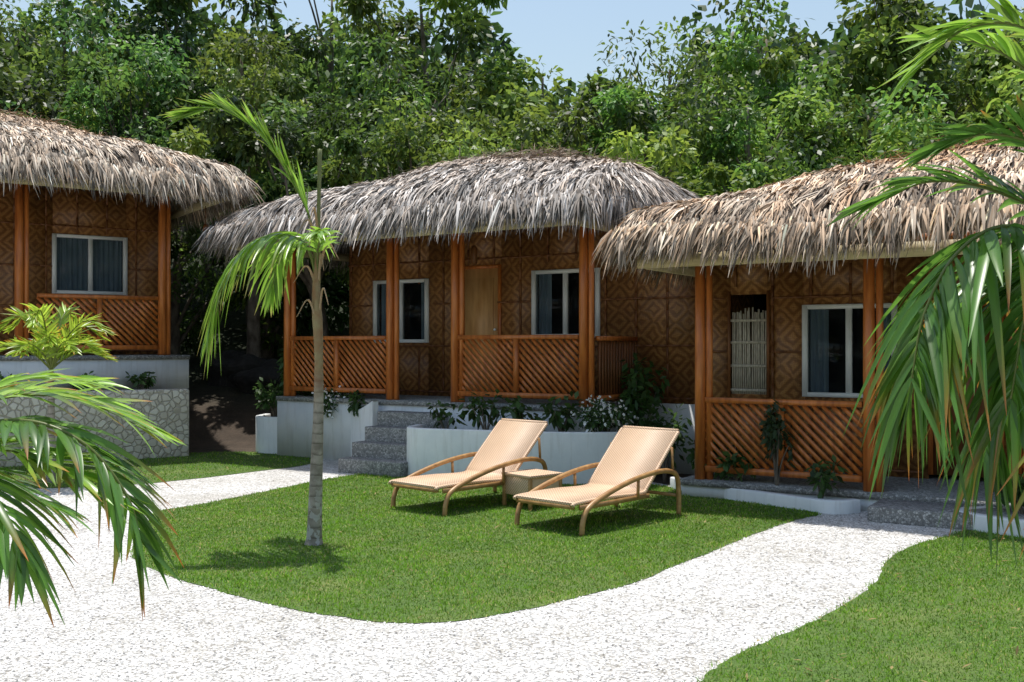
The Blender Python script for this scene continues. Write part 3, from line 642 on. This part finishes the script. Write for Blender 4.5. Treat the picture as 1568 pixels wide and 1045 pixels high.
shrub('shrub',-.9,13.75,.5,.25,.45,60,DG,.11)
shrub('shrub',1.75,13.75,.3,.35,1.2,420,(.05,.11,.025),.12,stems=9)
shrub('shrub',1.95,13.1,.0,.3,.9,300,(.04,.085,.022),.1)
shrub('shrub',2.3,12.2,.07,.28,.55,240,DG,.11)
shrub('shrub',2.6,11.75,.07,.26,.5,200,DG,.11)
shrub('shrub',2.93,11.35,.07,.2,1.0,330,(.035,.06,.024),.09,stems=9)
shrub('shrub',3.3,10.95,.07,.18,.42,90,DG,.1)
shrub('shrub',4.85,9.7,.07,.3,.4,200,DG,.1)
E0=np.array([-5.71,16.7]); 
for t in (-.4,-1.3,-2.4,-3.3):
    p=E0+np.array([.819,.574])*t+np.array([.574,-.819])*.3; shrub('shrub',p[0],p[1],1.0,.2,.3,110,(.06,.12,.03),.1)
# ------------------------------------------------------------------ trees
def tree(name,x,y,h,rad,nl,per,ls,col,seed,zlow=.18):
    r=np.random.default_rng(seed); z0=float(gh(x,y))-.1; b=MB()
    lean=r.normal(0,.35,2); top=(x+lean[0],y+lean[1],z0+h*.8)
    tr=cr([(x,y,z0),(x+lean[0]*.2,y,z0+h*.3),(x+lean[0]*.7,y+lean[1]*.5,z0+h*.55),top],5); b.tube(tr,[.16,.12,.08,.03],M_bark,8)
    cs=[];rs=[]
    for k in range(nl):
        d=r.normal(0,1,3); d/=np.linalg.norm(d); q=r.uniform(.45,1)
        zc=z0+h*(zlow+(1-zlow)*.5)+d[2]*q*h*(1-zlow)*.46; cs.append((x+lean[0]*.5+d[0]*q*rad,y+lean[1]*.5+d[1]*q*rad,zc)); rs.append(r.uniform(.3,.85)*rad*.42)
    for k in range(0,nl,3):
        c=np.array(cs[k]); f=np.clip((c[2]-z0)/h-.2,.1,.75); st=tr[int(f*(len(tr)-1))]; m=(st+c)/2+np.array([0,0,.25*r.normal()])
        b.tube(cr([st,m,c],4),[.05,.03,.01],M_bark,5)
    cs=np.array(cs);rs=np.array(rs); i=np.repeat(np.arange(nl),per); n=len(i); d=nrm(r.normal(0,1,(n,3))); d[:,2]*=.8
    q=r.uniform(.35,1.15,(n,1))**.6
    P=cs[i]+d*rs[i][:,None]*q
    cb=r.uniform(.4,1.6,nl)[i][:,None]; tn=(r.random(nl)**2)[i][:,None]
    C=np.array(col)*cb*r.uniform(.5,1.5,(n,1)); C=C*(1-tn*.4)+np.array([.22,.27,.035])*cb*tn*.4
    lsv=ls*r.uniform(.7,1.2)
    leaves(b,P,d,r.uniform(.6,1.25,n)*lsv,r.uniform(.8,1.2,n)*lsv*r.uniform(.2,.3),C)
    b.build(name)
GL=(.045,.10,.022); GM=(.072,.14,.025); GRt=(.09,.175,.03)
sd=100
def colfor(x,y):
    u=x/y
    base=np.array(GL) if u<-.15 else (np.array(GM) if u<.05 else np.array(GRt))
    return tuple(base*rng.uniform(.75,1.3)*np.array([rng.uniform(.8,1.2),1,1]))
tree('tree',-5.2,20.6,6.0,1.5,26,210,.17,GL,91,.36); tree('tree',-3.6,20.0,5.6,1.3,22,210,.17,GL,92,.4)
for x in np.arange(-12.5,13.5,2.5):
    y=21.3+rng.uniform(-.6,.9); x2=x+rng.uniform(-.5,.5); 
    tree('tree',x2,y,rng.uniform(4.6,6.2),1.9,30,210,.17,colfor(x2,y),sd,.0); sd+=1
for x in np.arange(-15,16,3.0):
    y=24.8+rng.uniform(-.8,.9); x2=x+rng.uniform(-.6,.6); u=x2/y
    h=rng.uniform(7.2,8.4); h=h-(1.5 if .0<u<.17 else (.7 if u>.2 else 0))
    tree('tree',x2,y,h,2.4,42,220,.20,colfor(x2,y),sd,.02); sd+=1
for x in np.arange(-19,20,3.3):
    y=29.5+rng.uniform(-.8,1.2); x2=x+rng.uniform(-.6,.6); u=x2/y
    h=rng.uniform(9.8,11.0); h=h-(3.3 if .0<u<.16 else (1.6 if u>.2 else 0))
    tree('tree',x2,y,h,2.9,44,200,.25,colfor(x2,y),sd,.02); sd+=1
b=MB(); n=50000
x=rng.uniform(-32,32,n); y=rng.uniform(34,46,n); top=gh(x,y)+5.6+2.0*np.sin(x*.6)*np.cos(y*.7)+1.2*np.sin(x*1.7+y)-3.0*((x/y>.0)&(x/y<.17)); z=gh(x,y)+(top-gh(x,y))*rng.random(n)**.6
P=np.stack([x,y,z],-1); C=np.array(GL)*rng.uniform(.4,1.3,(n,1)); leaves(b,P,nrm(rnd(n)),rng.uniform(.4,.7,n),rng.uniform(.13,.2,n),C); b.build('distant_trees')
# ------------------------------------------------------------------ light, world, camera
sunv=Vector((-.08,.20,1.0)).normalized()
el=math.asin(sunv.z); az=math.atan2(sunv.x,sunv.y)
w=bpy.data.worlds.new('World'); scene.world=w; w.use_nodes=True; nt=w.node_tree; bg=nt.nodes['Background']
sk=nt.nodes.new('ShaderNodeTexSky'); sk.sky_type='NISHITA'; sk.sun_disc=False; sk.sun_elevation=el; sk.sun_rotation=az; sk.dust_density=2.0; sk.air_density=1.6; sk.ozone_density=1.0
nt.links.new(sk.outputs[0],bg.inputs[0]); bg.inputs[1].default_value=.15
L=bpy.data.lights.new('sun','SUN'); L.energy=5.0; L.angle=math.radians(.5); L.color=(1,.96,.90)
so=bpy.data.objects.new('sun',L); scene.collection.objects.link(so); so.rotation_euler=sunv.to_track_quat('Z','Y').to_euler(); so.location=(0,0,20)
cam=bpy.data.cameras.new('camera'); co=bpy.data.objects.new('camera',cam); scene.collection.objects.link(co); scene.camera=co
co.location=(0,0,1.75); co.rotation_euler=(math.radians(90.27),0,0); cam.sensor_width=36; cam.lens=36; cam.clip_start=.05; cam.clip_end=2000
scene.view_settings.view_transform='Standard'; scene.view_settings.look='None'; scene.view_settings.exposure=0
